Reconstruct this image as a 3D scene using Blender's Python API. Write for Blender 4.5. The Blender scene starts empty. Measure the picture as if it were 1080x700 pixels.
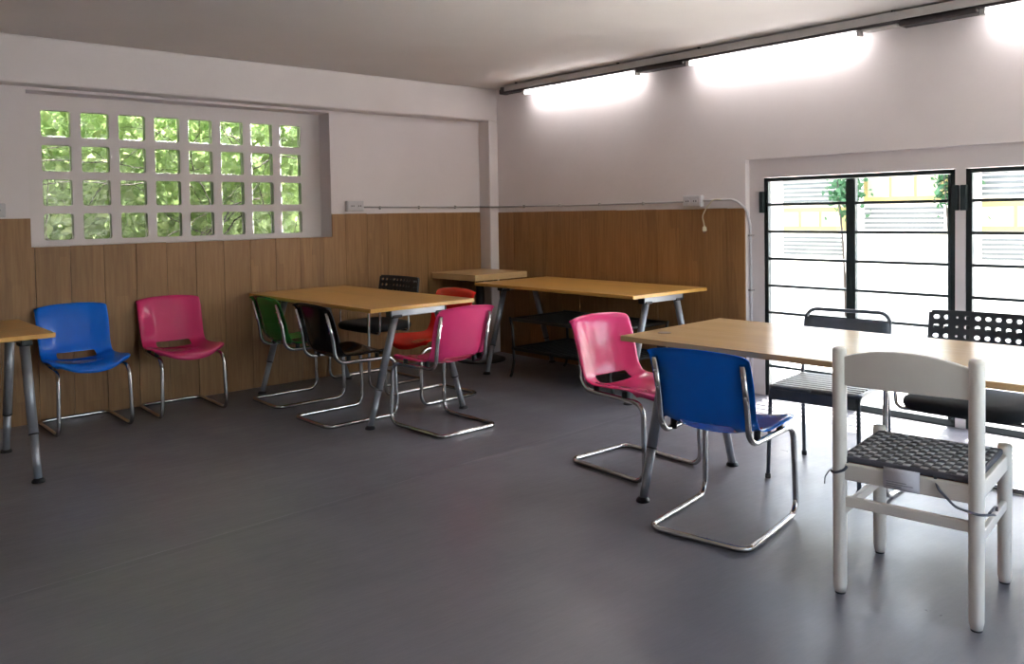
import bpy, bmesh, math, random
from mathutils import Vector, Matrix
random.seed(7)
SC = bpy.context.scene
COL = SC.collection
R = math.radians

# ---------------------------------------------------------------- camera
cam_d = bpy.data.cameras.new('camera'); cam = bpy.data.objects.new('camera', cam_d); COL.objects.link(cam)
cam_d.sensor_fit = 'HORIZONTAL'; cam_d.sensor_width = 36.0
cam_d.lens = 872.37 * 36 / 1080; cam_d.shift_y = -(350 - 253.01) / 1080
cam_d.clip_start = 0.05; cam_d.clip_end = 200
_yaw, _pit, _rol = 0.732270307, -0.0322581428, -0.0163653749
_f = Vector((math.cos(_pit)*math.sin(_yaw), math.cos(_pit)*math.cos(_yaw), math.sin(_pit)))
_r = Vector((math.cos(_yaw), -math.sin(_yaw), 0)); _u = _r.cross(_f)
_r2 = math.cos(_rol)*_r + math.sin(_rol)*_u; _u2 = -math.sin(_rol)*_r + math.cos(_rol)*_u
cam.matrix_world = Matrix(((_r2.x, _u2.x, -_f.x, -5.0198), (_r2.y, _u2.y, -_f.y, -5.9069),
                           (_r2.z, _u2.z, -_f.z, 1.28), (0, 0, 0, 1)))
SC.camera = cam
# ---------------------------------------------------------------- sky, sun, exposure
SUN_EL, SUN_AZ = 63.0, 80.0          # azimuth measured from +y towards +x
w = bpy.data.worlds.new('sky'); SC.world = w; w.use_nodes = True
nt = w.node_tree; sky = nt.nodes.new('ShaderNodeTexSky'); sky.sky_type = 'NISHITA'
sky.sun_disc = False; sky.sun_elevation = R(SUN_EL); sky.sun_rotation = R(SUN_AZ)
sky.dust_density = 2.5; sky.air_density = 1.2
hz = nt.nodes.new('ShaderNodeMix'); hz.data_type = 'RGBA'; hz.inputs['Factor'].default_value = 0.5
hz.inputs[7].default_value = (1.35, 1.28, 1.22, 1)          # bright summer haze
nt.links.new(sky.outputs[0], hz.inputs[6]); nt.links.new(hz.outputs[2], nt.nodes['Background'].inputs[0]); nt.nodes['Background'].inputs[1].default_value = 0.55
sun_d = bpy.data.lights.new('sun', 'SUN'); sun = bpy.data.objects.new('sun', sun_d); COL.objects.link(sun)
sun_d.energy = 7.0; sun_d.angle = R(0.6); sun_d.color = (1, 0.96, 0.9)
_d = Vector((math.sin(R(SUN_AZ))*math.cos(R(SUN_EL)), math.cos(R(SUN_AZ))*math.cos(R(SUN_EL)), math.sin(R(SUN_EL))))
sun.rotation_euler = _d.to_track_quat('Z', 'Y').to_euler(); sun.location = _d * 20
TUBE_POWER = 4.3
SC.view_settings.view_transform = 'Standard'; SC.view_settings.look = 'None'
SC.view_settings.gamma = 1; SC.view_settings.use_curve_mapping = False
SC.view_settings.exposure = 3.2
SC.cycles.caustics_reflective = False; SC.cycles.caustics_refractive = False
SC.cycles.sample_clamp_indirect = 6.0
SC.cycles.max_bounces = 12; SC.cycles.diffuse_bounces = 6; SC.cycles.transparent_max_bounces = 16

# ---------------------------------------------------------------- materials
def srgb(r, g, b):
    f = lambda c: (c/255/12.92) if c/255 <= 0.04045 else ((c/255+0.055)/1.055)**2.4
    return (f(r), f(g), f(b), 1)
def mat(name, col, rough=0.5, metal=0.0, spec=0.5, coat=0.0):
    m = bpy.data.materials.new(name); m.use_nodes = True
    b = m.node_tree.nodes['Principled BSDF']
    b.inputs['Base Color'].default_value = col; b.inputs['Roughness'].default_value = rough
    b.inputs['Metallic'].default_value = metal; b.inputs['Specular IOR Level'].default_value = spec
    b.inputs['Coat Weight'].default_value = coat; b.inputs['Coat Roughness'].default_value = 0.06
    return m
def nodes(m): return m.node_tree.nodes, m.node_tree.links, m.node_tree.nodes['Principled BSDF']
def coord(m, scale=(1, 1, 1), kind='Object'):
    n, l, b = nodes(m)
    tc = n.new('ShaderNodeTexCoord'); mp = n.new('ShaderNodeMapping'); mp.inputs['Scale'].default_value = scale
    l.new(tc.outputs[kind], mp.inputs[0]); return mp.outputs[0]
def noise(m, vec, scale, detail=4, rough=0.55):
    n, l, b = nodes(m); t = n.new('ShaderNodeTexNoise'); t.inputs['Scale'].default_value = scale
    t.inputs['Detail'].default_value = detail; t.inputs['Roughness'].default_value = rough
    l.new(vec, t.inputs['Vector']); return t.outputs['Fac']
def ramp(m, fac, stops):
    n, l, b = nodes(m); r = n.new('ShaderNodeValToRGB'); e = r.color_ramp.elements
    while len(e) < len(stops): e.new(0.5)
    for k, (p, c) in enumerate(stops): e[k].position = p; e[k].color = c
    l.new(fac, r.inputs[0]); return r.outputs[0]
def bump(m, fac, strength, dist=0.01):
    n, l, b = nodes(m); u = n.new('ShaderNodeBump'); u.inputs['Strength'].default_value = strength
    u.inputs['Distance'].default_value = dist; l.new(fac, u.inputs['Height']); l.new(u.outputs[0], b.inputs['Normal'])
def tint(c, k): return (c[0]*k, c[1]*k, c[2]*k, 1)
def mottled(name, col, rough, amp=0.12, scale=3, bscale=60, bstr=0.15, **kw):
    m = mat(name, col, rough, **kw); n, l, b = nodes(m); v = coord(m)
    l.new(ramp(m, noise(m, v, scale), [(0.3, tint(col, 1-amp)), (0.7, tint(col, 1+amp*0.5))]), b.inputs['Base Color'])
    if bstr: bump(m, noise(m, v, bscale), bstr, 0.004)
    return m

M = {}
M['plaster'] = mottled('plaster_white', (0.74, 0.685, 0.69, 1), 0.8, 0.05, 1.5, 22, 0.35)
M['ceiling'] = mottled('ceiling_paint', (0.68, 0.64, 0.61, 1), 0.85, 0.05, 1.2, 30, 0.1)
M['trim_white'] = mottled('trim_white', (0.73, 0.68, 0.68, 1), 0.75, 0.05, 2.0, 30, 0.2)
def floor_mat():
    c = srgb(117, 115, 121); m = mat('grey_vinyl', c, 0.38, spec=0.45); n, l, b = nodes(m); v = coord(m)
    l.new(ramp(m, noise(m, v, 1.1, 6), [(0.3, tint(c, 0.86)), (0.7, tint(c, 1.08))]), b.inputs['Base Color'])
    l.new(ramp(m, noise(m, v, 2.3, 8, 0.65), [(0.3, (0.27,)*3+(1,)), (0.75, (0.48,)*3+(1,))]), b.inputs['Roughness'])
    # faint ripples and scuffs of loosely laid vinyl
    v2 = coord(m, (0.55, 2.2, 1)); bump(m, noise(m, v2, 5.5, 5, 0.62), 0.30, 0.010)
    return m
M['floor'] = floor_mat()
def wood(name, c1, c2, axis, rough=0.35, strips=True, sscale=14.0, spec=0.4, tone_f=0.55):
    """axis = grain direction; fine grain noise stretched along it plus narrow laminate strips of varying tone"""
    m = mat(name, c1, rough, spec=spec); n, l, b = nodes(m)
    sc = [1, 1, 1]; sc[axis] = 0.06
    oi = n.new('ShaderNodeObjectInfo'); tc = n.new('ShaderNodeTexCoord')
    ad = n.new('ShaderNodeVectorMath'); ad.operation = 'ADD'
    mul = n.new('ShaderNodeVectorMath'); mul.operation = 'SCALE'; mul.inputs[0].default_value = (3.1, 5.7, 9.3)
    l.new(oi.outputs['Random'], mul.inputs['Scale']); l.new(tc.outputs['Object'], ad.inputs[0]); l.new(mul.outputs[0], ad.inputs[1])
    mp = n.new('ShaderNodeMapping'); mp.inputs['Scale'].default_value = sc; l.new(ad.outputs[0], mp.inputs[0])
    grain = noise(m, mp.outputs[0], 60, 5, 0.6)
    col = ramp(m, grain, [(0.3, c2), (0.7, c1)])
    if strips:
        sp = n.new('ShaderNodeMapping'); s2 = [sscale]*3; s2[axis] = 1.6; sp.inputs['Scale'].default_value = s2
        l.new(ad.outputs[0], sp.inputs[0])
        vo = n.new('ShaderNodeTexVoronoi'); vo.distance = 'CHEBYCHEV'; vo.inputs['Scale'].default_value = 1.0; vo.inputs['Randomness'].default_value = 0.6
        l.new(sp.outputs[0], vo.inputs['Vector'])
        bw = n.new('ShaderNodeRGBToBW'); l.new(vo.outputs['Color'], bw.inputs[0])
        tone = ramp(m, bw.outputs[0], [(0.1, (0.62,)*3+(1,)), (0.9, (1.15,)*3+(1,))])
        mx = n.new('ShaderNodeMix'); mx.data_type = 'RGBA'; mx.blend_type = 'MULTIPLY'; mx.inputs['Factor'].default_value = tone_f
        l.new(col, mx.inputs[6]); l.new(tone, mx.inputs[7]); col = mx.outputs[2]
    l.new(col, b.inputs['Base Color'])
    bump(m, grain, 0.06, 0.002)
    return m
M['plank'] = wood('oak_laminate', srgb(158, 117, 74), srgb(136, 97, 58), 2, 0.45, True, 11.0, tone_f=0.42)
M['table_top'] = wood('beech_veneer', srgb(214, 164, 88), srgb(204, 152, 76), 1, 0.3, True, 9.0, tone_f=0.25)
M['table_top_pale'] = wood('birch_veneer', srgb(214, 180, 132), srgb(206, 170, 120), 1, 0.22, True, 9.0, tone_f=0.2)
M['edge_band'] = mat('edge_band', srgb(186, 144, 92), 0.4)
M['steel_grey'] = mottled('silver_lacquer', srgb(150, 152, 158), 0.35, 0.08, 8, 80, 0.0, metal=0.4)
M['chrome'] = mat('chrome', (0.52, 0.51, 0.50, 1), 0.13, 1.0)
M['black_plastic'] = mat('black_plastic', (0.012, 0.012, 0.014, 1), 0.45)
M['black_fabric'] = mottled('black_fabric', (0.014, 0.014, 0.016, 1), 0.85, 0.3, 30, 300, 0.3)
M['black_iron'] = mottled('black_iron', (0.016, 0.014, 0.013, 1), 0.5, 0.3, 12, 90, 0.1)
def plastic(name, c): 
    m = mottled(name, c, 0.13, 0.05, 4, 200, 0.0, spec=0.38); return m
M['blue'] = plastic('blue_plastic', (0.003, 0.15, 0.70, 1))
M['pink'] = plastic('pink_plastic', (0.64, 0.04, 0.16, 1))
M['green'] = plastic('green_plastic', (0.014, 0.23, 0.030, 1))
M['black'] = plastic('black_gloss_plastic', (0.010, 0.007, 0.010, 1))
M['red'] = plastic('red_plastic', (0.76, 0.020, 0.012, 1))
M['dark_holes'] = mat('dark_grey_plastic', (0.034, 0.036, 0.042, 1), 0.5)
M['slate_metal'] = mottled('slate_painted_steel', (0.085, 0.10, 0.125, 1), 0.35, 0.25, 10, 60, 0.05, spec=0.6)
M['slat_wood'] = mottled('grey_slat', (0.30, 0.30, 0.29, 1), 0.4, 0.2, 8, 60, 0.1)
M['white_wood'] = mottled('white_painted_wood', (0.82, 0.76, 0.68, 1), 0.42, 0.05, 6, 60, 0.06)
M['weave_light'] = mottled('grey_webbing', (0.46, 0.46, 0.47, 1), 0.75, 0.35, 40, 200, 0.2)
M['weave_dark'] = mottled('charcoal_webbing', (0.13, 0.13, 0.14, 1), 0.8, 0.35, 40, 200, 0.2)
M['ribbon'] = mat('grey_ribbon', (0.10, 0.10, 0.12, 1), 0.7)
M['paper'] = mottled('paper_label', (0.72, 0.70, 0.74, 1), 0.8, 0.06, 60, 100, 0)
M['ink'] = mat('grey_print', (0.35, 0.34, 0.38, 1), 0.8)
M['rust_rush'] = mottled('reddish_rush', (0.36, 0.10, 0.06, 1), 0.8, 0.3, 30, 80, 0.2)
M['win_metal'] = mottled('dark_green_steel', (0.018, 0.030, 0.032, 1), 0.4, 0.25, 9, 70, 0.08)
M['socket'] = mat('socket_plastic', (0.55, 0.53, 0.55, 1), 0.4)
M['socket_dark'] = mat('socket_holes', (0.05, 0.05, 0.055, 1), 0.6)
M['cable'] = mat('cable_grey', (0.34, 0.32, 0.31, 1), 0.5)
M['cream'] = mat('cream_cord', (0.62, 0.56, 0.40, 1), 0.45)
M['galv'] = mottled('galvanised_channel', (0.50, 0.48, 0.46, 1), 0.5, 0.1, 10, 60, 0.0)
M['lamp_dark'] = mat('dark_fixture', (0.035, 0.028, 0.030, 1), 0.45)
def emit(name, col, s):
    m = bpy.data.materials.new(name); m.use_nodes = True; n = m.node_tree.nodes; l = m.node_tree.links
    n.clear(); e = n.new('ShaderNodeEmission'); o = n.new('ShaderNodeOutputMaterial')
    e.inputs[0].default_value = col; e.inputs[1].default_value = s; l.new(e.outputs[0], o.inputs[0]); return m
M['tube_glow'] = emit('fluorescent_glow', (1.0, 0.955, 0.94, 1), TUBE_POWER)
def pane_mat():
    m = bpy.data.materials.new('window_glass'); m.use_nodes = True; n = m.node_tree.nodes; l = m.node_tree.links
    n.clear(); t = n.new('ShaderNodeBsdfTransparent'); t.inputs[0].default_value = (0.93, 0.95, 0.94, 1)
    g = n.new('ShaderNodeBsdfGlossy'); g.inputs['Roughness'].default_value = 0.02
    f = n.new('ShaderNodeFresnel'); ge = n.new('ShaderNodeNewGeometry')
    io = n.new('ShaderNodeMapRange'); io.inputs['To Min'].default_value = 1.45; io.inputs['To Max'].default_value = 1/1.45   # both faces of the pane reflect as air to glass
    l.new(ge.outputs['Backfacing'], io.inputs['Value']); l.new(io.outputs[0], f.inputs[0])
    x = n.new('ShaderNodeMixShader'); o = n.new('ShaderNodeOutputMaterial')
    l.new(f.outputs[0], x.inputs[0]); l.new(t.outputs[0], x.inputs[1]); l.new(g.outputs[0], x.inputs[2]); l.new(x.outputs[0], o.inputs[0])
    return m
M['glass'] = pane_mat()
def block_mat():
    m = mat('glass_block', (0.93, 0.98, 0.93, 1), 0.03, spec=0.5); n, l, b = nodes(m)
    b.inputs['Transmission Weight'].default_value = 1.0; b.inputs['IOR'].default_value = 1.32
    bump(m, noise(m, coord(m), 22, 2, 0.4), 0.35, 0.01)
    return m
M['block'] = block_mat()
def leaf_mat(name, c1, c2):
    m = mat(name, c1, 0.5, spec=0.3); n, l, b = nodes(m)
    col = ramp(m, noise(m, coord(m), 5.0, 3), [(0.3, c1), (0.7, c2)])
    l.new(col, b.inputs['Base Color'])
    tr = n.new('ShaderNodeBsdfTranslucent'); l.new(col, tr.inputs[0])
    mx = n.new('ShaderNodeMixShader'); mx.inputs[0].default_value = 0.45
    out = n['Material Output']; l.new(b.outputs[0], mx.inputs[1]); l.new(tr.outputs[0], mx.inputs[2]); l.new(mx.outputs[0], out.inputs[0])
    return m
M['leaf'] = leaf_mat('vine_leaf', (0.15, 0.24, 0.07, 1), (0.42, 0.50, 0.24, 1))
M['leaf_bush'] = leaf_mat('shrub_leaf', (0.02, 0.075, 0.03, 1), (0.05, 0.13, 0.055, 1))
M['bark'] = mottled('vine_bark', (0.035, 0.025, 0.018, 1), 0.8, 0.3, 20, 60, 0.3)
M['paving'] = mottled('pale_paving', (0.60, 0.58, 0.55, 1), 0.8, 0.1, 2, 30, 0.3)
M['soil'] = mottled('soil', (0.20, 0.20, 0.10, 1), 0.9, 0.3, 3, 20, 0.4)
M['facade'] = mottled('pale_render', (0.80, 0.78, 0.70, 1), 0.85, 0.05, 2, 40, 0.2)
M['yellow_wood'] = mottled('yellow_painted_wood', (0.24, 0.18, 0.05, 1), 0.6, 0.08, 5, 50, 0.1)
M['shutter'] = mottled('grey_slat_metal', (0.05, 0.06, 0.058, 1), 0.55, 0.1, 5, 50, 0.0)
M['panel_field'] = mottled('pale_yellow_panel', (0.24, 0.225, 0.14, 1), 0.7, 0.06, 5, 50, 0.0)
M['shade_wall'] = mottled('shade_wall_render', (0.32, 0.36, 0.20, 1), 0.9, 0.2, 3, 20, 0.3)

# ---------------------------------------------------------------- mesh helpers
def box(bm, x0, x1, y0, y1, z0, z1):
    vs = [bm.verts.new(p) for p in ((x0,y0,z0),(x1,y0,z0),(x1,y1,z0),(x0,y1,z0),(x0,y0,z1),(x1,y0,z1),(x1,y1,z1),(x0,y1,z1))]
    for f in ((3,2,1,0),(4,5,6,7),(0,1,5,4),(1,2,6,5),(2,3,7,6),(3,0,4,7)): bm.faces.new([vs[i] for i in f])
    return vs
def fillet(pts, radii, n=6):
    P = [Vector(p) for p in pts]; out = [P[0]]
    for i in range(1, len(P)-1):
        r = radii[i-1] if isinstance(radii, (list, tuple)) else radii
        a = (P[i-1]-P[i]).normalized(); b = (P[i+1]-P[i]).normalized(); ang = a.angle(b)
        if r <= 0 or ang > 3.10: out.append(P[i]); continue
        d = min(r/math.tan(ang/2), 0.49*(P[i-1]-P[i]).length, 0.49*(P[i+1]-P[i]).length); rr = d*math.tan(ang/2)
        c = P[i] + (a+b).normalized()*(rr/math.sin(ang/2)); s = P[i]+a*d-c; e = P[i]+b*d-c
        tot = s.angle(e); ax = s.cross(e).normalized()
        for k in range(n+1): out.append(c + Matrix.Rotation(tot*k/n, 3, ax) @ s)
    out.append(P[-1]); return out
def tube(bm, pts, r, n=10, caps=True, flat=1.0):
    """round tube along pts; r a number or a list; flat < 1 squashes one axis"""
    P = [Vector(p) for p in pts]; rs = r if isinstance(r, (list, tuple)) else [r]*len(P)
    T = []
    for i in range(len(P)):
        a = P[i]-P[i-1] if i else P[1]-P[0]; b = P[i+1]-P[i] if i < len(P)-1 else a
        T.append((a.normalized()+b.normalized()).normalized())
    up = Vector((0, 0, 1)) if abs(T[0].z) < 0.9 else Vector((1, 0, 0))
    nrm = (up - T[0]*up.dot(T[0])).normalized(); rings = []
    for i, p in enumerate(P):
        nrm = (nrm - T[i]*nrm.dot(T[i])).normalized(); bi = T[i].cross(nrm)
        rings.append([bm.verts.new(p + (nrm*math.cos(2*math.pi*k/n)*flat + bi*math.sin(2*math.pi*k/n))*rs[i]) for k in range(n)])
    for a, b in zip(rings, rings[1:]):
        for k in range(n): bm.faces.new((a[k], a[(k+1) % n], b[(k+1) % n], b[k])).smooth = True
    if caps: bm.faces.new(rings[0][::-1]); bm.faces.new(rings[-1])
def lathe(bm, prof, c=(0, 0, 0), n=24):
    rings = [[bm.verts.new((c[0]+r*math.cos(2*math.pi*k/n), c[1]+r*math.sin(2*math.pi*k/n), c[2]+z)) for k in range(n)] for r, z in prof]
    for a, b in zip(rings, rings[1:]):
        for k in range(n): bm.faces.new((a[k], a[(k+1) % n], b[(k+1) % n], b[k]))
    bm.faces.new(rings[0][::-1]); bm.faces.new(rings[-1])
def obj(name, bm, m, parent=None, bevel=0.0, smooth=False, seg=2):
    bmesh.ops.recalc_face_normals(bm, faces=bm.faces)
    me = bpy.data.meshes.new(name); bm.to_mesh(me); bm.free()
    if smooth:
        for p in me.polygons: p.use_smooth = True
    for mm in (m if isinstance(m, (list, tuple)) else [m]): me.materials.append(mm)
    o = bpy.data.objects.new(name, me); COL.objects.link(o)
    if parent: o.parent = parent
    if bevel:
        b = o.modifiers.new('bevel', 'BEVEL'); b.width = bevel; b.segments = seg; b.limit_method = 'ANGLE'; b.angle_limit = R(40)
    return o
def boxobj(name, m, dims, parent=None, bevel=0.0):
    bm = bmesh.new(); box(bm, *dims); return obj(name, bm, m, parent, bevel)
def tubeobj(name, m, pts, r, parent=None, n=10, flat=1.0):
    bm = bmesh.new(); tube(bm, pts, r, n, True, flat); return obj(name, bm, m, parent)
def thing(name, label, cat, loc=(0, 0, 0), rotz=0, group=None):
    o = bpy.data.objects.new(name, None); COL.objects.link(o); o.empty_display_size = 0.1
    o.location = loc; o.rotation_euler = (0, 0, rotz); return tag(o, label, cat, group)
def tag(o, label, cat, group=None):
    o['label'] = label; o['category'] = cat
    if group: o['group'] = group
    return o
def struct(o, label, cat='wall'):
    o['kind'] = 'structure'; o['label'] = label; o['category'] = cat; return o
def dup(root, loc, rotz, label, swap=None):
    """copy a thing with its parts and sub-parts; swap exchanges materials for part names"""
    def cp(o, par):
        c = o.copy(); COL.objects.link(c); c.parent = par
        base = o.name.split('.')[0]
        if swap and base in swap and c.type == 'MESH':
            for s in c.material_slots[:1]: s.link = 'OBJECT'; s.material = swap[base]
        for ch in list(o.children): cp(ch, c)
        return c
    r = cp(root, None); r.location = loc; r.rotation_euler = (0, 0, rotz); r['label'] = label
    return r
def holed(bm, cells, to3d, nc=3):
    """cells: (u0,u1,v0,v1, hole half-width, hole half-height, corner radius, du, dv); leaves a rounded hole in each cell"""
    for (u0, u1, v0, v1, hw, hh, cr, du, dv) in cells:
        uc, vc = (u0+u1)/2+du, (v0+v1)/2+dv
        outer = [bm.verts.new(to3d(*p)) for p in ((u1, v1), (u0, v1), (u0, v0), (u1, v0))]
        if hw <= 0:
            bm.faces.new(outer); continue
        arcs = []
        for q in range(4):
            sx, sy = ((1, 1), (-1, 1), (-1, -1), (1, -1))[q]; cx, cy = uc+sx*(hw-cr), vc+sy*(hh-cr)
            arcs.append([bm.verts.new(to3d(cx+cr*math.cos(math.pi/2*(q+k/nc)), cy+cr*math.sin(math.pi/2*(q+k/nc)))) for k in range(nc+1)])
        for q in range(4):
            for k in range(nc): bm.faces.new((outer[q], arcs[q][k+1], arcs[q][k]))
            bm.faces.new((outer[q], outer[(q+1) % 4], arcs[(q+1) % 4][0], arcs[q][-1]))
    bmesh.ops.remove_doubles(bm, verts=bm.verts, dist=1e-5)

# ================================================================ THE SETTING
XL, YF, H = -6.6, -8.2, 2.417
struct(boxobj('floor', M['floor'], (XL-0.25, 0.3, YF-0.25, 0.3, -0.12, 0.0)), 'dark grey vinyl floor running under all tables and chairs', 'floor')
# welded joints between the sheets of vinyl, a hair proud of the floor
fl = bpy.data.objects['floor']
for (ya, yb) in ((-2.75, -2.54),):
    bm = bmesh.new(); p = [(-6.5, ya), (-0.35, yb)]
    v = [[bm.verts.new((x, y+d, z)) for d, z in ((-0.035, 0.0), (-0.004, 0.0022), (0.004, 0.0022), (0.012, 0.0))] for x, y in p]
    for k in range(3): bm.faces.new((v[0][k], v[1][k], v[1][k+1], v[0][k+1]))
    obj('floor_seam', bm, M['floor'], fl)
struct(boxobj('ceiling', M['ceiling'], (XL-0.25, 0.35, YF-0.25, 0.35, H, H+0.25)), 'off-white plain plastered ceiling', 'ceiling')
# back wall with the opening of the glass-block window
WX0, WX1, WZ0, WZ1 = -3.79, -1.654, 1.116, 2.105
bm = bmesh.new()
box(bm, XL-0.25, WX0, 0.0, 0.3, 0, H); box(bm, WX1, 0.3, 0.0, 0.3, 0, H)
box(bm, WX0, WX1, 0.0, 0.3, 0, WZ0); box(bm, WX0, WX1, 0.0, 0.3, WZ1, H)
wall_back = struct(obj('wall_back', bm, M['plaster']), 'white plastered back wall around the glass block window')
struct(boxobj('trim_1', M['trim_white'], (XL, 0.0, -0.15, 0.02, 2.124, H), None, 0.015), 'white plastered beam running under the ceiling above the glass blocks', 'beam')
struct(boxobj('trim_2', M['trim_white'], (-0.105, 0.0, -0.15, 0.02, 0.0, 2.13), None, 0.01), 'narrow white corner pillar between the two panelled walls', 'pillar')
# right wall: full thickness with the shallow niche for the tall windows
NY0, NY1, NZ = -2.74, -5.47, 1.62
bm = bmesh.new()
box(bm, 0, 0.3, NY0, 0.3, 0, H); box(bm, 0, 0.3, YF-0.25, NY1, 0, H); box(bm, 0, 0.3, NY1, NY0, NZ, H)
wins = [(-2.851, -4.077), (-4.133, -5.359)]
box(bm, 0.05, 0.3, wins[0][0], NY0, 0, 1.495); box(bm, 0.05, 0.3, NY1, wins[1][1], 0, 1.495)
box(bm, 0.05, 0.3, wins[1][0], wins[0][1], 0, 1.495); box(bm, 0.05, 0.3, NY1, NY0, 1.495, NZ)
wall_right = struct(obj('wall_right', bm, M['plaster']), 'white plastered side wall with lamps on top and tall windows')
struct(boxobj('wall_left', M['plaster'], (XL-0.25, XL, YF, 0.0, 0, H)), 'white plastered wall opposite the tall windows')
FW = [(-3.7, -0.6)]; FZ = (0.85, 2.1)
bm = bmesh.new()
box(bm, XL-0.25, 0.0, YF-0.25, YF, 0, FZ[0]); box(bm, XL-0.25, 0.0, YF-0.25, YF, FZ[1], H)
for a, b in ((XL-0.25, FW[0][0]), (FW[0][1], 0.0)): box(bm, a, b, YF-0.25, YF, FZ[0], FZ[1])
struct(obj('wall_front', bm, M['plaster']), 'white plastered wall facing the glass block window')
for k, (a, b) in enumerate(FW):
    wn = bpy.data.objects.new('window_%d' % (k+4), None); COL.objects.link(wn); struct(wn, 'steel window in the wall behind the viewer', 'window')
    bm = bmesh.new(); y0, y1 = YF-0.12, YF-0.08
    for c in (a, (a+b)/2-0.015, b-0.03): box(bm, c, c+0.03, y0, y1, *FZ)
    for z in (FZ[0], (FZ[0]+FZ[1])/2, FZ[1]-0.03): box(bm, a, b, y0, y1, z, z+0.03)
    obj('frame', bm, M['win_metal'], wn)
    for i in range(2):
        for j in range(2):
            xa = a+0.03 if i == 0 else (a+b)/2+0.015; xb = (a+b)/2-0.015 if i == 0 else b-0.03
            za = FZ[0]+0.03 if j == 0 else (FZ[0]+FZ[1])/2+0.03; zb = (FZ[0]+FZ[1])/2 if j == 0 else FZ[1]-0.03
            boxobj('pane', M['glass'], (xa, xb, YF-0.102, YF-0.098, za, zb), wn)

# upright laminate planks on the walls, each plank its own piece
PW = 0.2035; PT = 0.012; GAP = 0.0025
def plank(parent, dims, dz):
    x0, x1, y0, y1, z0, z1 = dims
    o = boxobj('plank', M['plank'], (x0, x1, y0, y1, z0, z1), parent, 0.0012); return o
x = -0.110
while x > XL:
    a = max(x-PW, XL)
    segs = []
    top = 1.297
    if a < WX1-0.001 and x > WX0+0.001 and x <= WX1+0.001 and a >= WX0-0.001: top = WZ0
    if a < WX1 < x or a < WX0 < x:                       # a plank notched around the window corner
        xe = WX1 if a < WX1 < x else WX0
        l_top, r_top = (WZ0, 1.297) if xe == WX1 else (1.297, WZ0)
        bm = bmesh.new(); y0, y1 = -PT, 0.0
        lo = (a+GAP/2, x-GAP/2)
        pr = [(lo[0], 0), (lo[1], 0), (lo[1], r_top), (xe, r_top), (xe, l_top), (lo[0], l_top)]
        f = [bm.verts.new((p[0], y0, p[1])) for p in pr]; g = [bm.verts.new((p[0], y1, p[1])) for p in pr]
        bm.faces.new(f); bm.faces.new(g[::-1])
        for k in range(6): bm.faces.new((f[k], f[(k+1) % 6], g[(k+1) % 6], g[k]))
        obj('plank', bm, M['plank'], wall_back)
    else:
        plank(wall_back, (a+GAP/2, x-GAP/2, -PT-random.random()*0.0015, 0.0, 0.0, top+random.uniform(-.002, .002)), 0)
    x -= PW
y = -0.152
while y > NY0+0.02:
    a = max(y-PW, NY0+0.001)
    plank(wall_right, (-PT-random.random()*0.0015, 0.0, a+GAP/2, y-GAP/2, 0.0, 1.290+random.uniform(-.002, .002)), 0); y -= PW

# ---------------------------------------------------------------- glass block window
win1 = bpy.data.objects.new('window_1', None); COL.objects.link(win1); struct(win1, 'glass block window of thirty-two blocks set in white mortar', 'window')
win1.location = (0, 0.20, 0)
BX0, BP, BW, BZ0, BQ, BH = -3.675, 0.2391, 0.178, 1.152, 0.2263, 0.175
cells = []
us = [WX0] + [BX0+BW+(BP-BW)/2+k*BP for k in range(7)] + [WX1]
vs = [WZ0] + [BZ0+BH+(BQ-BH)/2+k*BQ for k in range(3)] + [WZ1]
for i in range(8):
    for j in range(4):
        cu, cv = BX0+BW/2+i*BP, BZ0+BH/2+j*BQ
        cells.append((us[i], us[i+1], vs[j], vs[j+1], BW/2, BH/2, 0.016, cu-(us[i]+us[i+1])/2, cv-(vs[j]+vs[j+1])/2))
bm = bmesh.new(); holed(bm, cells, lambda u, v: (u, 0, v))
lat = obj('mortar_grid', bm, M['trim_white'], win1)
s = lat.modifiers.new('thick', 'SOLIDIFY'); s.thickness = 0.066; s.offset = 0
bm = bmesh.new(); a, b2, t = BW/2+0.006, BH/2+0.006, 0.032
box(bm, -a, a, -t, t, -b2, b2); bmesh.ops.bevel(bm, geom=bm.edges[:], offset=0.012, segments=2, affect='EDGES')
first = None
for i in range(8):
    for j in range(4):
        if first is None:
            o = obj('glass_block', bm, M['block'], win1, smooth=False); first = o
        else:
            o = first.copy(); COL.objects.link(o); o.parent = win1
        o.location = (BX0+BW/2+i*BP, 0.0, BZ0+BH/2+j*BQ)

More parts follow.
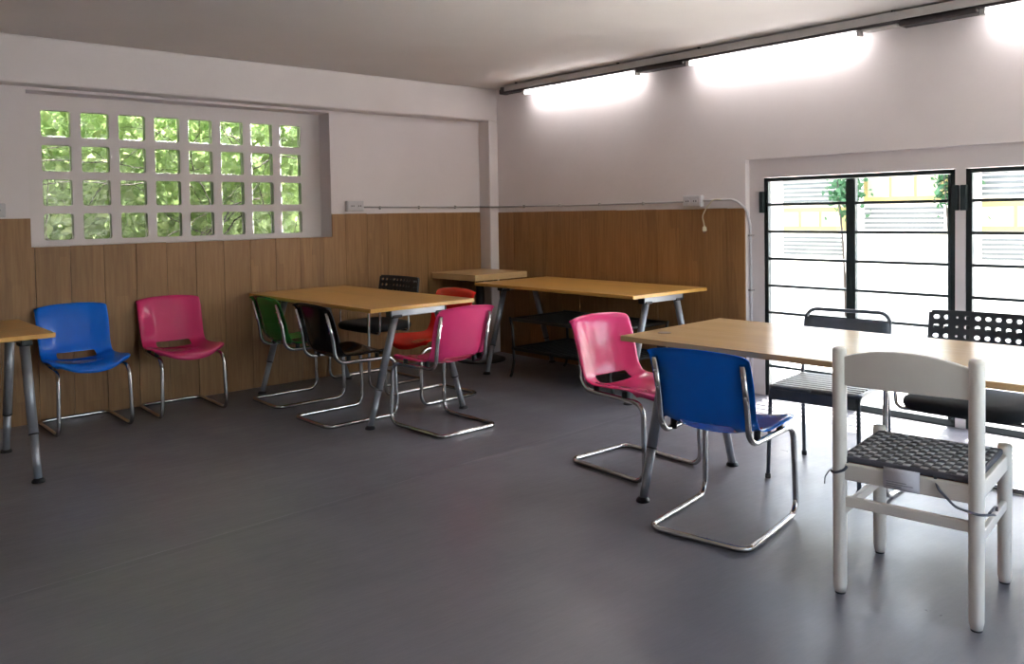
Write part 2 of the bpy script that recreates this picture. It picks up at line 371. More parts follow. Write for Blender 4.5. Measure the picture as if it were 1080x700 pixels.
# ---------------------------------------------------------------- tall steel windows in the niche
def tall_window(name, ya, yb, label):
    root = bpy.data.objects.new(name, None); COL.objects.link(root); struct(root, label, 'window')
    X0, X1, ZB, ZT = 0.052, 0.092, 0.02, 1.492
    mid = (ya+yb)/2
    bm = bmesh.new()
    box(bm, X0, X1, ya-0.026, ya, ZB, ZT); box(bm, X0, X1, yb, yb+0.026, ZB, ZT)
    box(bm, X0, X1, yb, ya, ZT-0.026, ZT); box(bm, X0, X1, yb, ya, 0.0, ZB+0.02)
    obj('frame', bm, M['win_metal'], root, 0.003)
    for s, (p, q) in enumerate(((ya-0.027, mid+0.0), (mid-0.0, yb+0.027))):
        bm = bmesh.new(); e = 0.030
        box(bm, X0-0.012, X1-0.014, p-e*(0.35 if s == 0 else 1), p, ZB+0.021, ZT-0.028)
        box(bm, X0-0.012, X1-0.014, q, q+e*(1 if s == 0 else 0.35), ZB+0.021, ZT-0.028)
        leaf = obj('casement', bm, M['win_metal'], root, 0.002)
        zs = [ZB+0.021] + [1.310-0.1835*k for k in range(6, -1, -1)] + [ZT-0.028]
        for k in range(1, 8):
            boxobj('glazing_bar', M['win_metal'], (X0-0.008, X1-0.02, q, p, zs[k]-0.009, zs[k]+0.009), leaf, 0.002)
        for k in range(8):
            boxobj('pane', M['glass'], (X0+0.008, X0+0.012, q+0.005, p-0.005, zs[k]+0.004, zs[k+1]-0.004), leaf)
    for yy, sg in ((ya, 1), (yb, -1)):
        boxobj('hinge', M['win_metal'], (X0-0.03, X0+0.02, min(yy-0.012*sg, yy+0.022*sg), max(yy-0.012*sg, yy+0.022*sg), 1.255, 1.40), root, 0.004)
    return root
tall_window('window_2', *wins[0], 'tall dark steel casement window nearer the panelled wall')
tall_window('window_3', *wins[1], 'tall dark steel casement window cut by the right picture edge')

# ================================================================ OUTSIDE
struct(boxobj('pavement', M['paving'], (0.3, 9.0, -14, 6, -0.12, -0.02)), 'sunlit pale paving outside the tall windows', 'ground')
struct(boxobj('garden_soil', M['soil'], (-9, 0.29, 0.301, 6, -0.12, -0.02)), 'shaded ground behind the glass block window', 'ground')
struct(boxobj('yard', M['paving'], (-14, 0.29, -20, YF-0.26, -0.12, -0.02)), 'pale yard behind the wall facing the glass blocks', 'ground')
# neighbour house seen through the tall windows
house = thing('neighbour_house', 'pale sunlit house with yellow panels and grey slatted shutters outside the windows', 'building', (4.0, -2.0, 0))
HX = 0.0
boxobj('wall', M['facade'], (0.05, 1.2, -7, 4, -0.02, 2.6), house)
def house_panel(y0, y1, z0, z1):
    p = boxobj('yellow_panel', M['yellow_wood'], (-0.02, 0.05, y0, y1, z0, z1), house, 0.004)
    n = 3
    for k in range(n):
        a = y0+0.05+(y1-y0-0.07)/n*k; b = a+(y1-y0-0.07)/n-0.03
        boxobj('panel_field', M['panel_field'], (-0.03, -0.02, a, b, z0+0.05, z1-0.05), p, 0.003)
def house_shutter(y0, y1, z0, z1):
    p = boxobj('shutter', M['facade'], (0.0, 0.05, y0, y1, z0, z1), house, 0.004)
    n = max(3, int((z1-z0)/0.05))
    for k in range(n):
        z = z0+0.02+(z1-z0-0.03)/n*k
        boxobj('slat', M['shutter'], (-0.025, 0.0, y0+0.03, y1-0.03, z, z+(z1-z0-0.03)/n*0.6), p)
house_panel(-2.57+2, -1.71+2, 1.34, 1.66); house_panel(-1.50+2, -0.67+2, 1.02, 1.29)
house_shutter(-1.50+2, -0.65+2, 1.33, 1.66); house_shutter(-2.57+2, -1.69+2, 1.02, 1.31)
house_shutter(-1.50+2, -0.65+2, 0.72, 0.98); house_shutter(-3.9+2, -2.85+2, 1.36, 1.66)
house_panel(-3.9+2, -2.85+2, 1.02, 1.32); house_shutter(-3.9+2, -2.85+2, 0.72, 0.98)
def leaf_cloud(name, m, parent, pts, size, seed):
    rnd = random.Random(seed); V, F = [], []
    for p in pts:
        q = Matrix.Rotation(rnd.uniform(0, 6.28), 3, 'Z') @ Matrix.Rotation(rnd.gauss(0.9, 0.6), 3, 'X') @ Matrix.Rotation(rnd.uniform(0, 6.28), 3, 'Z')
        s = size*rnd.uniform(0.6, 1.3); k = len(V)
        for c in ((0, -0.5, 0), (0.38, -0.22, 0.08), (0.30, 0.2, 0.07), (0, 0.6, 0), (-0.30, 0.2, 0.07), (-0.38, -0.22, 0.08)):
            V.append(tuple(Vector(p) + q @ (Vector(c)*s)))
        F += [(k, k+1, k+2, k+3), (k, k+3, k+4, k+5)]
    me = bpy.data.meshes.new(name); me.from_pydata(V, [], F); me.update(); me.materials.append(m)
    o = bpy.data.objects.new(name, me); COL.objects.link(o); o.parent = parent; o['kind'] = 'stuff'; return o
rnd = random.Random(3)
for (yy, zz, lab) in ((-1.62, 1.50, 'green shrub outside the first tall window, behind its middle bar'), (-2.72, 1.52, 'green shrub outside, between the two tall windows')):
    sh = thing('garden_shrub', lab, 'shrub', (3.75, yy, -0.02))
    bm = bmesh.new()
    for k in range(5):
        a = 1.3*k; tube(bm, [(0, 0, 0), (0.03*math.cos(a), 0.03*math.sin(a), 0.8), (0.10*math.cos(a), 0.10*math.sin(a), zz+0.1)], [0.014, 0.01, 0.004], 6)
    obj('stem', bm, M['bark'], sh)
    leaf_cloud('foliage', M['leaf_bush'], sh, [(rnd.gauss(0, 0.06), rnd.gauss(0, 0.09), zz+rnd.gauss(0.0, 0.13)) for _ in range(420)], 0.06, 11)
# vine, and a wall added to shade its leaves, behind the glass blocks
struct(boxobj('shade_wall', M['shade_wall'], (-7.5, 0.0, 1.75, 1.95, -0.02, 3.4)), 'wall added to shade the vine behind the glass block window', 'wall')
vine = thing('climbing_vine', 'green leafy vine growing over the outside of the glass blocks', 'vine', (-2.75, 0.45, -0.02))
rnd = random.Random(21)
for k in range(26):
    x = rnd.uniform(-1.25, 1.15); y = rnd.uniform(-0.13, -0.09); z = 0.9 if k < 17 else rnd.uniform(1.0, 1.9)
    ang = rnd.gauss(1.57, 0.55) if k < 17 else rnd.choice((0.5, 2.6))+rnd.gauss(0, 0.3); pts = []
    for s in range(14):
        pts.append((x, y, z)); ang += rnd.gauss(0, 0.28); x += math.cos(ang)*0.11; z += math.sin(ang)*0.11; y = max(-0.135, min(0.05, y+rnd.gauss(0, 0.012)))
    r0 = rnd.uniform(0.003, 0.0085)
    tubeobj('stem', M['bark'], [Vector(p) for p in pts], [r0*(1-0.05*s) for s in range(14)], vine, 6)
leaf_cloud('foliage', M['leaf'], vine, [(rnd.uniform(-1.5, 1.4), abs(rnd.gauss(0.0, 0.22))-0.02, rnd.uniform(0.8, 2.45)) for _ in range(2600)], 0.085, 5)
leaf_cloud('foliage', M['leaf'], vine, [(rnd.uniform(-2.6, 2.2), rnd.uniform(0.35, 1.15), rnd.uniform(0.3, 3.0)) for _ in range(5200)], 0.12, 6)

# ================================================================ FITTINGS ON THE WALLS
def outlet(loc, rotz, label):
    t = thing('wall_socket', label, 'socket', loc, rotz, 'surface mounted wall sockets')      # local: faces -y
    boxobj('box', M['socket'], (-0.078, 0.078, -0.042, 0.0, -0.042, 0.042), t, 0.006)
    boxobj('cover', M['socket'], (-0.070, 0.070, -0.047, -0.042, -0.034, 0.034), t, 0.003)
    for s in (-1, 1):
        bm = bmesh.new()
        n = 16; c = (0.033*s, -0.0475, 0)
        for (r0, ya, yb) in ((0.021, 0.0005, -0.002),):
            rings = [[bm.verts.new((c[0]+r0*math.cos(2*math.pi*k/n), c[1]+yy, r0*math.sin(2*math.pi*k/n))) for k in range(n)] for yy in (ya, yb)]
            for k in range(n): bm.faces.new((rings[0][k], rings[0][(k+1) % n], rings[1][(k+1) % n], rings[1][k]))
            bm.faces.new(rings[1])
        sk = obj('socket_face', bm, M['socket'], t)
        bm = bmesh.new()
        for d in (-1, 1): box(bm, 0.033*s+d*0.009-0.004, 0.033*s+d*0.009+0.004, -0.051, -0.0494, -0.005, 0.005)
        obj('socket_hole', bm, M['socket_dark'], sk)
    return t
outlet((-1.452, 0.0, 1.360), 0, 'double wall socket above the planks, right of the glass blocks')
outlet((-4.005, 0.0, 1.350), 0, 'double wall socket at the left picture edge, beside the glass blocks')
outlet((0.0, -2.322, 1.346), R(-90), 'double wall socket beside the tall windows, above the hanging plug')
t = thing('cable_run', 'thin pale cable clipped along both walls just above the planks', 'cable', (0, 0, 0))
pts = [(-1.375, -0.008, 1.350), (-0.9, -0.008, 1.346), (-0.113, -0.008, 1.343), (-0.113, -0.158, 1.340), (-0.008, -0.158, 1.340), (-0.008, -1.2, 1.336), (-0.008, -2.245, 1.342)]
tubeobj('cable', M['cable'], fillet(pts, [0, 0.004, 0.004, 0.004, 0], 3), 0.0065, t, 8)
for p in [(-1.2, 0), (-0.8, 0), (-0.4, 0), (0, -0.5), (0, -0.95), (0, -1.4), (0, -1.85)]:
    if p[1] == 0: boxobj('clip', M['cable'], (p[0]-0.006, p[0]+0.006, -0.018, 0.0, 1.330, 1.358), t, 0.002)
    else: boxobj('clip', M['cable'], (-0.018, 0.0, p[1]-0.006, p[1]+0.006, 1.326, 1.352), t, 0.002)
t = thing('cable_conduit', 'pale flexible conduit bending from the socket down the window niche', 'conduit', (0, 0, 0))
tubeobj('hose', M['socket'], fillet([(-0.012, -2.40, 1.348), (-0.012, -2.66, 1.352), (-0.006, -2.752, 1.28), (0.030, -2.758, 1.16), (0.034, -2.760, 0.02)], [0.12, 0.08, 0.05], 6), 0.0085, t, 10)
for z in (1.10, 0.72, 0.34): boxobj('clip', M['cable'], (0.018, 0.050, -2.776, -2.744, z-0.006, z+0.006), t, 0.002)
t = thing('hanging_plug', 'cream power cord with a plug hanging in front of the planks', 'plug', (0, 0, 0))
tubeobj('cord', M['cream'], fillet([(-0.028, -2.56, 1.353), (-0.030, -2.50, 1.356), (-0.034, -2.445, 1.30), (-0.034, -2.405, 1.235), (-0.034, -2.42, 1.19), (-0.034, -2.425, 1.16)], 0.05, 5), 0.0042, t, 8)
bm = bmesh.new(); lathe(bm, [(0.006, 0.0), (0.014, -0.006), (0.016, -0.03), (0.012, -0.036)], (-0.034, -2.425, 1.165), 12); pl = obj('plug_body', bm, M['cream'], t, smooth=False)
for s in (-1, 1): tubeobj('pin', M['chrome'], [(-0.034, -2.425+0.006*s, 1.130), (-0.034, -2.425+0.006*s, 1.112)], 0.0022, pl, 6)
# lamp rail with fluorescent tubes
t = thing('lamp_rail', 'long grey rail with three lit fluorescent tubes on the right wall under the ceiling', 'lamp', (0, 0, 0))
RY1 = -6.1
bm = bmesh.new()
box(bm, -0.150, -0.060, RY1, -0.42, 2.398, 2.404); box(bm, -0.152, -0.146, RY1, -0.42, 2.356, 2.404); box(bm, -0.066, -0.060, RY1, -0.42, 2.356, 2.404)
obj('channel', bm, M['galv'], t)
bm = bmesh.new(); box(bm, -0.146, -0.066, RY1, -0.36, 2.338, 2.396); obj('fixture_body', bm, M['lamp_dark'], t, 0.004)
boxobj('end_cap', M['lamp_dark'], (-0.148, -0.062, -0.39, -0.345, 2.336, 2.380), t, 0.008)
for y in (-0.57, -1.73, -2.47, -3.81, -4.9): boxobj('bracket', M['lamp_dark'], (-0.155, -0.135, y-0.008, y+0.008, 2.404, H), t, 0.002)
for ya, yb in ((-1.90, -2.33), (-3.84, -4.26)): boxobj('ballast_box', M['lamp_dark'], (-0.146, -0.050, yb, ya, 2.318, 2.362), t, 0.008)
for ya, yb in ((-0.65, -1.87), (-2.37, -3.58), (-4.29, -5.50)):
    tubeobj('fluorescent_tube', M['tube_glow'], [(-0.105, ya, 2.322), (-0.105, yb, 2.322)], 0.0135, t, 12)
    for yy, sg in ((ya, 1), (yb, -1)): boxobj('lamp_holder', M['galv'], (-0.125, -0.085, min(yy, yy+0.03*sg), max(yy, yy+0.03*sg), 2.306, 2.345), t, 0.003)
boxobj('cover_plate', M['galv'], (-0.140, -0.062, -3.83, -3.62, 2.326, 2.344), t, 0.003)

# ================================================================ TABLES
def make_table(label, loc, rotz, L=1.65, W=0.78, top='table_top'):
    t = thing('work_table', label, 'table', loc, rotz, 'long tables with splayed steel legs')
    hl, hw, z1 = L/2, W/2, 0.73
    bm = bmesh.new(); box(bm, -hw, hw, -hl, hl, z1-0.024, z1); obj('table_top', bm, M[top], t, 0.003)
    for s in (-1, 1):
        y = s*(hl-0.09)
        cb = boxobj('crossbar', M['steel_grey'], (-0.205, 0.205, y-0.024, y+0.024, z1-0.072, z1-0.024), t, 0.004)
        for e in (-1, 1): boxobj('end_cap', M['black_plastic'], (e*0.205-0.012*(e < 0), e*0.205+0.012*(e > 0), y-0.025, y+0.025, z1-0.073, z1-0.026), cb, 0.003)
        for e in (-1, 1):
            a = Vector((e*0.165, y, z1-0.07)); b = Vector((e*0.362, y, 0.0)); mid = a.lerp(b, 0.66)
            bm = bmesh.new(); tube(bm, [a, mid], [0.0235, 0.0225], 14); leg = obj('leg', bm, M['steel_grey'], t)
            bm = bmesh.new(); tube(bm, [a.lerp(b, 0.655), a.lerp(b, 0.665)], 0.0236, 14); obj('collar', bm, M['black_plastic'], leg)
            bm = bmesh.new(); tube(bm, [mid, a.lerp(b, 0.985)], [0.0195, 0.0185], 14); obj('lower_leg', bm, M['steel_grey'], leg)
            bm = bmesh.new(); lathe(bm, [(0.030, 0.0), (0.031, 0.006), (0.024, 0.016), (0.017, 0.020)], (b.x, b.y, 0.0), 16); obj('foot', bm, M['black_plastic'], leg)
            bm = bmesh.new(); box(bm, e*0.165-0.035, e*0.165+0.035, y-0.03, y+0.03, z1-0.078, z1-0.060); obj('leg_bracket', bm, M['black_plastic'], leg, 0.004)
    for x in (-0.14, 0.14): boxobj('beam', M['steel_grey'], (x-0.015, x+0.015, -hl+0.12, hl-0.12, z1-0.055, z1-0.026), t, 0.002)
    return t
make_table('beech table in the middle with the green, black, red and pink chairs around it', (-2.020, -0.945, 0), R(0.8), 1.60, 0.80)
make_table('beech table standing lengthwise against the planks over the black rack', (-0.440, -1.62, 0), R(-1.0), 1.66, 0.80)
make_table('pale table by the tall windows with a blue and a white chair drawn up', (-1.805, -4.555, 0), R(1.2), 2.12, 0.79, 'table_top_pale')
make_table('beech table cut off by the left picture edge', (-4.785, -0.99, 0), R(90.3), 1.60, 0.79)
# the dark oval mark on the corner of the pale table: a flat cable grommet
t = tag(lathe_o := obj('table_grommet', (lambda b: (lathe(b, [(0.030, 0.0), (0.030, 0.0016), (0.022, 0.002)], (0, 0, 0), 20), b)[1])(bmesh.new()), mat('grommet_brown', srgb(120, 92, 70), 0.5)), 'flat brown disc on the far corner of the pale table', 'disc')
lathe_o.location = (-2.03, -3.60, 0.7302)
# small pedestal table in the corner
t = thing('pedestal_table', 'small thick-topped table on a black pedestal in the room corner', 'table', (-0.405, -0.345, 0))
boxobj('table_top', M['table_top_pale'], (-0.295, 0.290, -0.295, 0.30, 0.722, 0.775), t, 0.004)
bm = bmesh.new(); lathe(bm, [(0.036, 0.03), (0.036, 0.712), (0.036, 0.722)], (0, 0, 0), 20); obj('column', bm, M['black_plastic'], t, smooth=False)
bm = bmesh.new(); lathe(bm, [(0.215, 0.0), (0.215, 0.012), (0.18, 0.024), (0.05, 0.036)], (0, 0, 0), 32); obj('base', bm, M['black_iron'], t)
bm = bmesh.new(); box(bm, -0.2, 0.2, -0.03, 0.03, 0.700, 0.722); box(bm, -0.03, 0.03, -0.2, 0.2, 0.699, 0.7215); obj('top_bracket', bm, M['black_iron'], t)

# ================================================================ RACK UNDER THE BACK TABLE
t = thing('metal_rack', 'low black two-tier metal rack with curved legs under the back table', 'rack', (-0.46, -1.66, 0))
hx, hy = 0.30, 0.50
for sx in (-1, 1):
    for sy in (-1, 1):
        px, py = sx*hx, sy*hy
        c = fillet([(px*0.99, py+sy*0.035, 0.012), (px, py+sy*0.018, 0.035), (px, py-sy*0.012, 0.14), (px, py-sy*0.004, 0.30), (px, py+sy*0.004, 0.40), (px, py+sy*0.03, 0.475)], 0.1, 4)
        tubeobj('leg', M['black_iron'], c, 0.011, t, 8)
for z in (0.462, 0.235):
    e = 0.008
    sh = tubeobj('shelf_frame', M['black_iron'], [(-hx, -hy, z), (hx, -hy, z), (hx, hy, z), (-hx, hy, z), (-hx, -hy, z)], 0.014, t, 8)
    bm = bmesh.new()
    for k in range(1, 22):
        yy = -hy+2*hy*k/22; box(bm, -hx, hx, yy-0.004, yy+0.004, z-0.004, z+0.004)
    o = obj('wire', bm, M['black_iron'], sh); o['kind'] = 'stuff'
    boxobj('shelf_board', M['black_iron'], (-hx+0.01, hx-0.01, -hy+0.01, hy-0.01, z-0.010, z-0.005), t)

# ================================================================ CANTILEVER SHELL CHAIRS
def shell_mesh():
    # profile from the front lip over the seat up the back: y, z, half width, side curl (up for seat / forward for back)
    prof = [(0.252, 0.364, 0.190, 0.050, 0), (0.258, 0.388, 0.214, 0.048, 0), (0.236, 0.405, 0.228, 0.044, 0), (0.16, 0.410, 0.234, 0.042, 0), (0.06, 0.405, 0.232, 0.040, 0),
            (-0.04, 0.399, 0.225, 0.040, 0.002), (-0.10, 0.399, 0.217, 0.040, 0.006), (-0.138, 0.404, 0.212, 0.040, 0.014), (-0.165, 0.418, 0.210, 0.034, 0.022), (-0.184, 0.440, 0.209, 0.026, 0.030),
            (-0.200, 0.475, 0.209, 0.012, 0.038), (-0.213, 0.53, 0.210, 0, 0.042), (-0.228, 0.60, 0.212, 0, 0.040), (-0.244, 0.67, 0.213, 0, 0.036), (-0.257, 0.718, 0.212, 0, 0.032),
            (-0.265, 0.741, 0.212, 0, 0.030), (-0.279, 0.748, 0.212, 0, 0.028)]
    U = [-1.0, -0.965, -0.90, -0.72, -0.53, -0.46, -0.25, 0.0, 0.25, 0.46, 0.53, 0.72, 0.90, 0.965, 1.0]
    bm = bmesh.new(); rows = []
    for i, (y, z, hw, cu, cf) in enumerate(prof):
        row = []
        for u in U:
            k = abs(u)**(3 if i >= 9 else 2.3); edge = max(0.0, (abs(u)-0.93)/0.07)
            yy = y + cf*k; zz = z + cu*k
            if i <= 4: yy -= (0.075, 0.075, 0.065, 0.035, 0.01)[i]*abs(u)**2.4      # rounded front of the seat
            if i >= 10: yy -= 0.016*edge         # rolled rim turns back
            else: zz -= 0.014*edge
            if i >= 13: zz -= (0.004, 0.010, 0.014, 0.016)[i-13]*u*u + 0.009*max(0, (abs(u)-0.8)/0.2)**2*(0.2, 0.6, 1, 1)[i-13]
            row.append(bm.verts.new((u*hw, yy, zz)))
        rows.append(row)
    for i in range(len(rows)-1):
        for j in range(len(U)-1):
            if i in (7, 8) and 4 <= j <= 9: continue          # the slot between seat and back
            bm.faces.new((rows[i][j], rows[i][j+1], rows[i+1][j+1], rows[i+1][j])).smooth = True
    return bm
def make_shell_chair(colour, label, loc, face):
    t = thing('shell_chair', label, 'chair', loc, face-math.pi/2, 'plastic shell chairs on chrome cantilever frames')
    sh = obj('shell', shell_mesh(), M[colour], t, smooth=True)
    s = sh.modifiers.new('thick', 'SOLIDIFY'); s.thickness = 0.006; s.offset = 0
    s = sh.modifiers.new('sub', 'SUBSURF'); s.levels = 2; s.render_levels = 2
    half = [(-0.184, -0.247, 0.700), (-0.184, -0.207, 0.53), (-0.186, -0.190, 0.386), (-0.198, 0.225, 0.380), (-0.206, 0.238, 0.0125), (-0.206, -0.266, 0.0125)]
    path = half + [(-p[0], p[1], p[2]) for p in half[::-1]]
    tubeobj('frame', M['chrome'], fillet(path, [0.3, 0.07, 0.062, 0.062, 0.05, 0.05, 0.062, 0.062, 0.07, 0.3], 7), 0.0122, t, 12)
    for sx in (-1, 1):
        for z, y in ((0.645, -0.238), (0.575, -0.222)):
            tubeobj('bolt', M['chrome'], [(sx*0.184, y-0.012, z), (sx*0.184, y+0.024, z)], 0.005, t, 8)
        tubeobj('seat_rest', M['black_plastic'], [(sx*0.190, 0.10, 0.380), (sx*0.190, 0.10, 0.418)], 0.014, t, 10)
        tubeobj('seat_rest', M['black_plastic'], [(sx*0.180, -0.10, 0.380), (sx*0.180, -0.10, 0.425)], 0.014, t, 10)
    return t
C0 = make_shell_chair('blue', 'blue plastic chair against the wall beside the cut-off left table', (-3.585, -0.303, 0), R(-90))
def shell(colour, label, loc, face_deg): return dup(C0, (loc[0], loc[1], 0), R(face_deg-90), label, {'shell': M[colour]})
shell('pink', 'pink plastic chair standing alone against the planks, facing the room', (-2.980, -0.300), -92)
shell('green', 'green plastic chair tucked under the middle table next to the wall', (-2.270, -0.590), -1)
shell('black', 'glossy black plastic chair at the middle table, nearest its front corner', (-2.300, -1.290), 1)
shell('red', 'red plastic chair on the far side of the middle table', (-1.590, -1.205), 182)
shell('pink', 'pink plastic chair seen from behind at the near end of the middle table', (-2.008, -1.892), 91)
shell('pink', 'pink plastic chair at the far end of the pale table, facing it', (-1.805, -3.245), -93)
shell('blue', 'blue plastic chair seen from behind at the pale table', (-2.130, -3.980), 9)

# ================================================================ PERFORATED-BACK CHAIRS
def make_perf_chair(label, loc, face):
    t = thing('perforated_chair', label, 'chair', loc, face-math.pi/2, 'black chairs with perforated backs')
    bw, z0, z1, N, K = 0.265, 0.560, 0.795, 12, 5
    bm = bmesh.new(); cells = []
    du, dv = 2*(bw-0.012)/N, (z1-z0-0.02)/K
    for i in range(N):
        for j in range(K):
            u0 = -bw+0.012+i*du; v0 = z0+0.01+j*dv; small = i in (2, N-3)
            cells.append((u0, u0+du, v0, v0+dv, 0.005 if small else 0.0118, 0.005 if small else 0.0092, 0.0048 if small else 0.0088, 0, 0))
    f3 = lambda u, v: (u, -0.245-0.16*(v-0.6)+0.55*u*u, v)
    cells += [(-bw, -bw+0.012, z0+0.01+j*dv, z0+0.01+(j+1)*dv, 0, 0, 0, 0, 0) for j in range(K)] + [(bw-0.012, bw, z0+0.01+j*dv, z0+0.01+(j+1)*dv, 0, 0, 0, 0, 0) for j in range(K)]
    cells += [(-bw+0.012+i*du, -bw+0.012+(i+1)*du, a, b, 0, 0, 0, 0, 0) for i in range(N) for a, b in ((z0, z0+0.01), (z1-0.01, z1))]
    holed(bm, cells, f3); bk = obj('backrest', bm, M['dark_holes'], t)
    s = bk.modifiers.new('thick', 'SOLIDIFY'); s.thickness = 0.014; s.offset = 0
    s = bk.modifiers.new('bevel', 'BEVEL'); s.width = 0.002; s.segments = 1; s.limit_method = 'ANGLE'
    # padded seat
    bm = bmesh.new(); rows = []
    n = 28
    for (z, k) in ((0.405, 0.90), (0.412, 0.97), (0.430, 1.0), (0.450, 0.985), (0.462, 0.92), (0.466, 0.70), (0.464, 0.3)):
        ring = []
        for a in range(n):
            c, s_ = math.cos(2*math.pi*a/n), math.sin(2*math.pi*a/n); e = 0.42
            ring.append(bm.verts.new((0.245*k*math.copysign(abs(c)**e, c), 0.005+0.225*k*math.copysign(abs(s_)**e, s_), z)))
        rows.append(ring)
    for a, b in zip(rows, rows[1:]):
        for k in range(n): bm.faces.new((a[k], a[(k+1) % n], b[(k+1) % n], b[k]))
    bm.faces.new(rows[0][::-1]); bm.faces.new(rows[-1]); obj('seat', bm, M['black_fabric'], t, smooth=True)
    half = [(-0.272, -0.222, 0.645), (-0.278, 0.235, 0.640), (-0.278, 0.245, 0.012), (-0.278, -0.245, 0.012)]
    path = [(-0.15, -0.262, 0.648)] + half + [(-p[0], p[1], p[2]) for p in half[::-1]] + [(0.15, -0.262, 0.648)]
    tubeobj('frame', M['chrome'], fillet(path, [0.04, 0.10, 0.065, 0.05, 0.05, 0.065, 0.10, 0.04], 7), 0.011, t, 12)
    for y in (-0.12, 0.14): tubeobj('seat_bar', M['chrome'], fillet([(-0.278, y, 0.640), (-0.272, y, 0.398), (0.272, y, 0.398), (0.278, y, 0.640)], 0.03, 5), 0.008, t, 10)
    return t
P0 = make_perf_chair('black chair with a perforated back behind the middle table', (-1.540, -0.430, 0), R(181))
dup(P0, (-1.19, -4.600, 0), R(92), 'black chair with a perforated back and padded seat before the tall windows')

# ================================================================ SLATE METAL CHAIR WITH SLATTED SEAT
def make_metal_chair(label, loc, face):
    t = thing('metal_chair', label, 'chair', loc, face-math.pi/2)
    r = 0.0095; hw = 0.206
    # rear legs and the back hoop are one bent tube
    path = [(-hw-0.006, -0.235, 0.0), (-hw, -0.200, 0.44), (-hw, -0.262, 0.762), (hw, -0.262, 0.762), (hw, -0.200, 0.44), (hw+0.006, -0.235, 0.0)]
    tubeobj('back_hoop', M['slate_metal'], fillet(path, [0.3, 0.055, 0.055, 0.3], 7), r, t, 10)
    bm = bmesh.new()
    n = 10
    top = [[bm.verts.new((-hw+2*hw*k/n, -0.250-0.02*(1-((2*k/n-1)**2))+0.02*(0.72-z)*0 + (0.74-z)*0.19, z)) for k in range(n+1)] for z in (0.645, 0.668, 0.700, 0.722)]
    for a, b in zip(top, top[1:]):
        for k in range(n): bm.faces.new((a[k], a[k+1], b[k+1], b[k]))
    bk = obj('back_plate', bm, M['slate_metal'], t, smooth=True)
    s = bk.modifiers.new('thick', 'SOLIDIFY'); s.thickness = 0.006; s.offset = 0
    for sx in (-1, 1):
        tubeobj('leg', M['slate_metal'], fillet([(sx*(hw+0.004), 0.235, 0.0), (sx*(hw-0.004), 0.215, 0.425), (sx*(hw-0.004), 0.16, 0.437)], 0.03, 5), r, t, 10)
        for y, x in ((0.235, hw+0.004), (-0.235, hw+0.006)):
            bm = bmesh.new(); lathe(bm, [(0.012, 0), (0.013, 0.004), (0.013, 0.02), (0.010, 0.022)], (sx*x, y, 0), 12); obj('foot_cap', bm, M['black_plastic'], t)
    fr = fillet([(0, 0.232, 0.437), (hw-0.002, 0.232, 0.437), (hw-0.002, -0.200, 0.430), (-hw+0.002, -0.200, 0.430), (-hw+0.002, 0.232, 0.437), (0, 0.232, 0.437)], [0.035, 0.02, 0.02, 0.035], 6)
    tubeobj('seat_frame', M['slate_metal'], fr, r, t, 10)
    boxobj('apron', M['slate_metal'], (-hw+0.012, hw-0.012, 0.226, 0.232, 0.378, 0.436), t, 0.002)
    for k in range(9):
        y = 0.192-k*0.043
        boxobj('seat_slat', M['slat_wood'], (-hw+0.006, hw-0.006, y-0.013, y+0.013, 0.437, 0.446), t, 0.003)
    for sx in (-1, 1): boxobj('side_rail', M['slate_metal'], (sx*(hw-0.012)-0.004, sx*(hw-0.012)+0.004, -0.195, 0.22, 0.400, 0.432), t, 0.001)
    return t
make_metal_chair('slate grey tubular metal chair with slatted seat before the tall windows', (-1.25, -3.98, 0), R(188))

# ================================================================ WHITE WOODEN CHAIR
t = thing('wooden_chair', 'white painted wooden chair with a grey woven seat at the pale table', 'chair', (-2.172, -4.779, 0), R(-90)+R(7.2))
W0, D0 = 0.202, 0.2075
def post(x, y, h, name):
    bm = bmesh.new(); lathe(bm, [(0.017, 0.006), (0.0215, 0.03), (0.0225, h*0.5), (0.0225, h-0.012), (0.019, h-0.003), (0.010, h)], (x, y, 0), 18)
    p = obj(name, bm, M['white_wood'], t)
    for f in p.data.polygons: f.use_smooth = abs(f.normal.z) < 0.5
    bm = bmesh.new(); lathe(bm, [(0.016, 0.0), (0.016, 0.006)], (x, y, 0), 14); obj('foot_pad', bm, M['black_plastic'], p)
    return p
for sx in (-1, 1):
    post(sx*W0, -D0, 0.822, 'back_post'); post(sx*W0, D0, 0.478, 'leg')
# arched top rail
bm = bmesh.new(); n = 16; fr, bk = [], []
for k in range(n+1):
    u = -1+2*k/n; x = u*(W0-0.010); y = -D0-0.012*(1-u*u)
    zt = 0.790+0.034*(1-abs(u)**2.2); zb = 0.698
    fr.append([bm.verts.new((x, y+0.010, zb)), bm.verts.new((x, y+0.010, zt))]); bk.append([bm.verts.new((x, y-0.010, zb)), bm.verts.new((x, y-0.010, zt))])
for k in range(n):
    bm.faces.new((fr[k][0], fr[k+1][0], fr[k+1][1], fr[k][1])); bm.faces.new((bk[k][0], bk[k+1][0], bk[k+1][1], bk[k][1]))
    bm.faces.new((fr[k][1], fr[k+1][1], bk[k+1][1], bk[k][1])); bm.faces.new((fr[k][0], fr[k+1][0], bk[k+1][0], bk[k][0]))
bm.faces.new((fr[0][0], fr[0][1], bk[0][1], bk[0][0])); bm.faces.new((fr[-1][0], fr[-1][1], bk[-1][1], bk[-1][0]))
obj('top_rail', bm, M['white_wood'], t, 0.004)
for y in (-D0, D0): boxobj('seat_rail', M['white_wood'], (-W0+0.012, W0-0.012, y-0.011, y+0.011, 0.385, 0.440), t, 0.004)
for x in (-W0, W0): boxobj('seat_rail', M['white_wood'], (x-0.011, x+0.011, -D0+0.012, D0-0.012, 0.390, 0.442), t, 0.004)
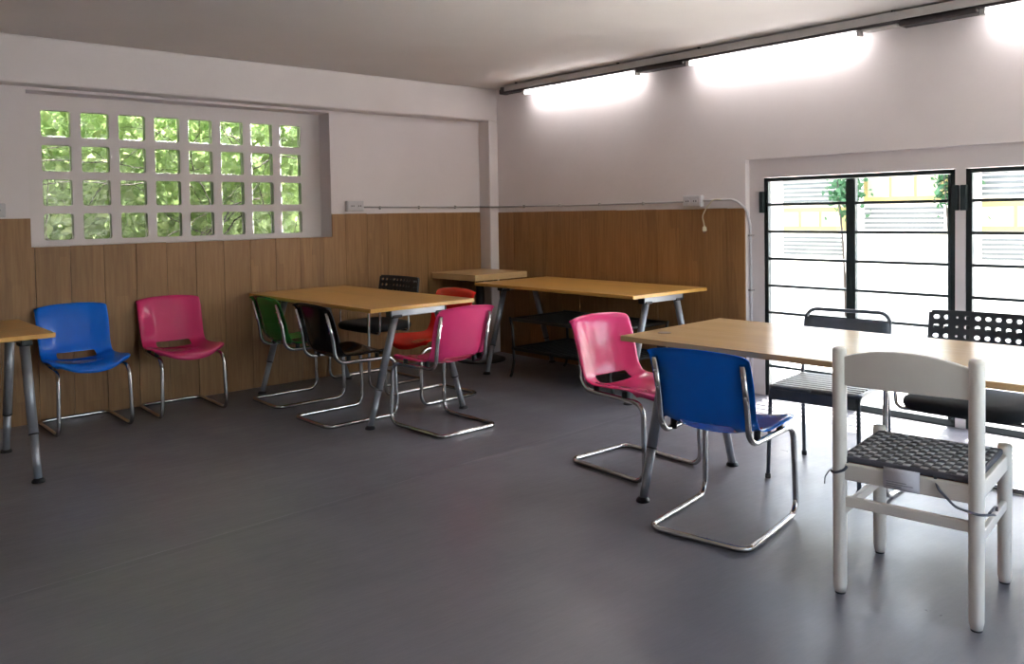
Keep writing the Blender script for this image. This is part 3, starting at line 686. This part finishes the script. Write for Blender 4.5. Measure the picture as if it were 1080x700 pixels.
boxobj('stretcher', M['white_wood'], (-W0+0.012, W0-0.012, -D0-0.009, -D0+0.009, 0.296, 0.330), t, 0.004)
for sx in (-1, 1): boxobj('stretcher', M['white_wood'], (sx*W0-0.009, sx*W0+0.009, -D0+0.012, D0-0.012, 0.255, 0.287), t, 0.004)
boxobj('seat', M['rust_rush'], (-W0+0.010, W0-0.010, -D0+0.010, D0-0.010, 0.428, 0.4425), t, 0.004)
pad = boxobj('seat_pad', M['weave_dark'], (-0.190, 0.192, -0.200, 0.190, 0.4425, 0.456), t, 0.004)
NS = 15; S0, S1 = -0.192, 0.192
for ax in (0, 1):
    bm = bmesh.new(); step = (S1-S0)/NS
    for i in range(NS):
        c = S0+(i+0.5)*step; pr = []
        for k in range(NS*4+1):
            a = S0+(S1-S0)*k/(NS*4); ph = math.pi*(k/4.0) ; h = 0.459+0.0032*math.sin(ph+math.pi*0.0)*(1 if (i+ax) % 2 else -1)
            q = []
            for e in (-1, 1): q.append(bm.verts.new((c+e*step*0.40, a-0.004, h) if ax == 0 else (a, c+e*step*0.40-0.004, h)))
            pr.append(q)
        for p, q in zip(pr, pr[1:]): bm.faces.new((p[0], p[1], q[1], q[0])).smooth = True
    o = obj('webbing', bm, M['weave_light'] if ax == 0 else M['weave_dark'], pad); o['kind'] = 'stuff'
    s = o.modifiers.new('thick', 'SOLIDIFY'); s.thickness = 0.003; s.offset = 0
for (a, b, c, d) in ((-0.196, 0.198, -0.206, -0.194), (-0.196, 0.198, 0.182, 0.194), (-0.200, -0.188, -0.206, 0.194), (0.188, 0.200, -0.206, 0.194)):
    boxobj('pad_border', M['ribbon'], (a, b, c, d, 0.442, 0.462), pad, 0.005)
# ribbons knotted round the back posts, and the paper care label
tubeobj('ribbon', M['ribbon'], fillet([(-0.185, -0.195, 0.452), (-0.170, -0.226, 0.425), (-0.215, -0.236, 0.405), (-0.236, -0.205, 0.412), (-0.205, -0.182, 0.420)], 0.03, 5), 0.0045, pad, 8, 0.35)
tubeobj('ribbon', M['ribbon'], fillet([(-0.232, -0.212, 0.410), (-0.246, -0.222, 0.385), (-0.250, -0.215, 0.360)], 0.02, 4), 0.0045, pad, 8, 0.35)
tubeobj('ribbon', M['ribbon'], fillet([(0.085, -0.205, 0.450), (0.100, -0.224, 0.415), (0.150, -0.232, 0.372), (0.215, -0.236, 0.362), (0.236, -0.205, 0.360), (0.240, -0.150, 0.345)], 0.04, 5), 0.0045, pad, 8, 0.35)
tubeobj('ribbon', M['ribbon'], fillet([(0.236, -0.212, 0.366), (0.246, -0.170, 0.380), (0.240, -0.130, 0.352)], 0.02, 4), 0.0045, pad, 8, 0.35)
bm = bmesh.new(); pr = []
for k in range(7):
    z = 0.454-0.068*k/6; y = -0.2215-0.006*math.sin(k/6*3.1)
    pr.append([bm.verts.new((x, y, z)) for x in (-0.060, 0.048)])
for p, q in zip(pr, pr[1:]): bm.faces.new((p[0], p[1], q[1], q[0])).smooth = True
lab = obj('label', bm, M['paper'], pad); s = lab.modifiers.new('thick', 'SOLIDIFY'); s.thickness = 0.0008
for z, a, b in ((0.412, -0.050, 0.010), (0.405, -0.050, 0.030), (0.398, -0.050, -0.005)): boxobj('print_line', M['ink'], (a, b, -0.2295, -0.2265, z-0.0012, z+0.0012), pad)
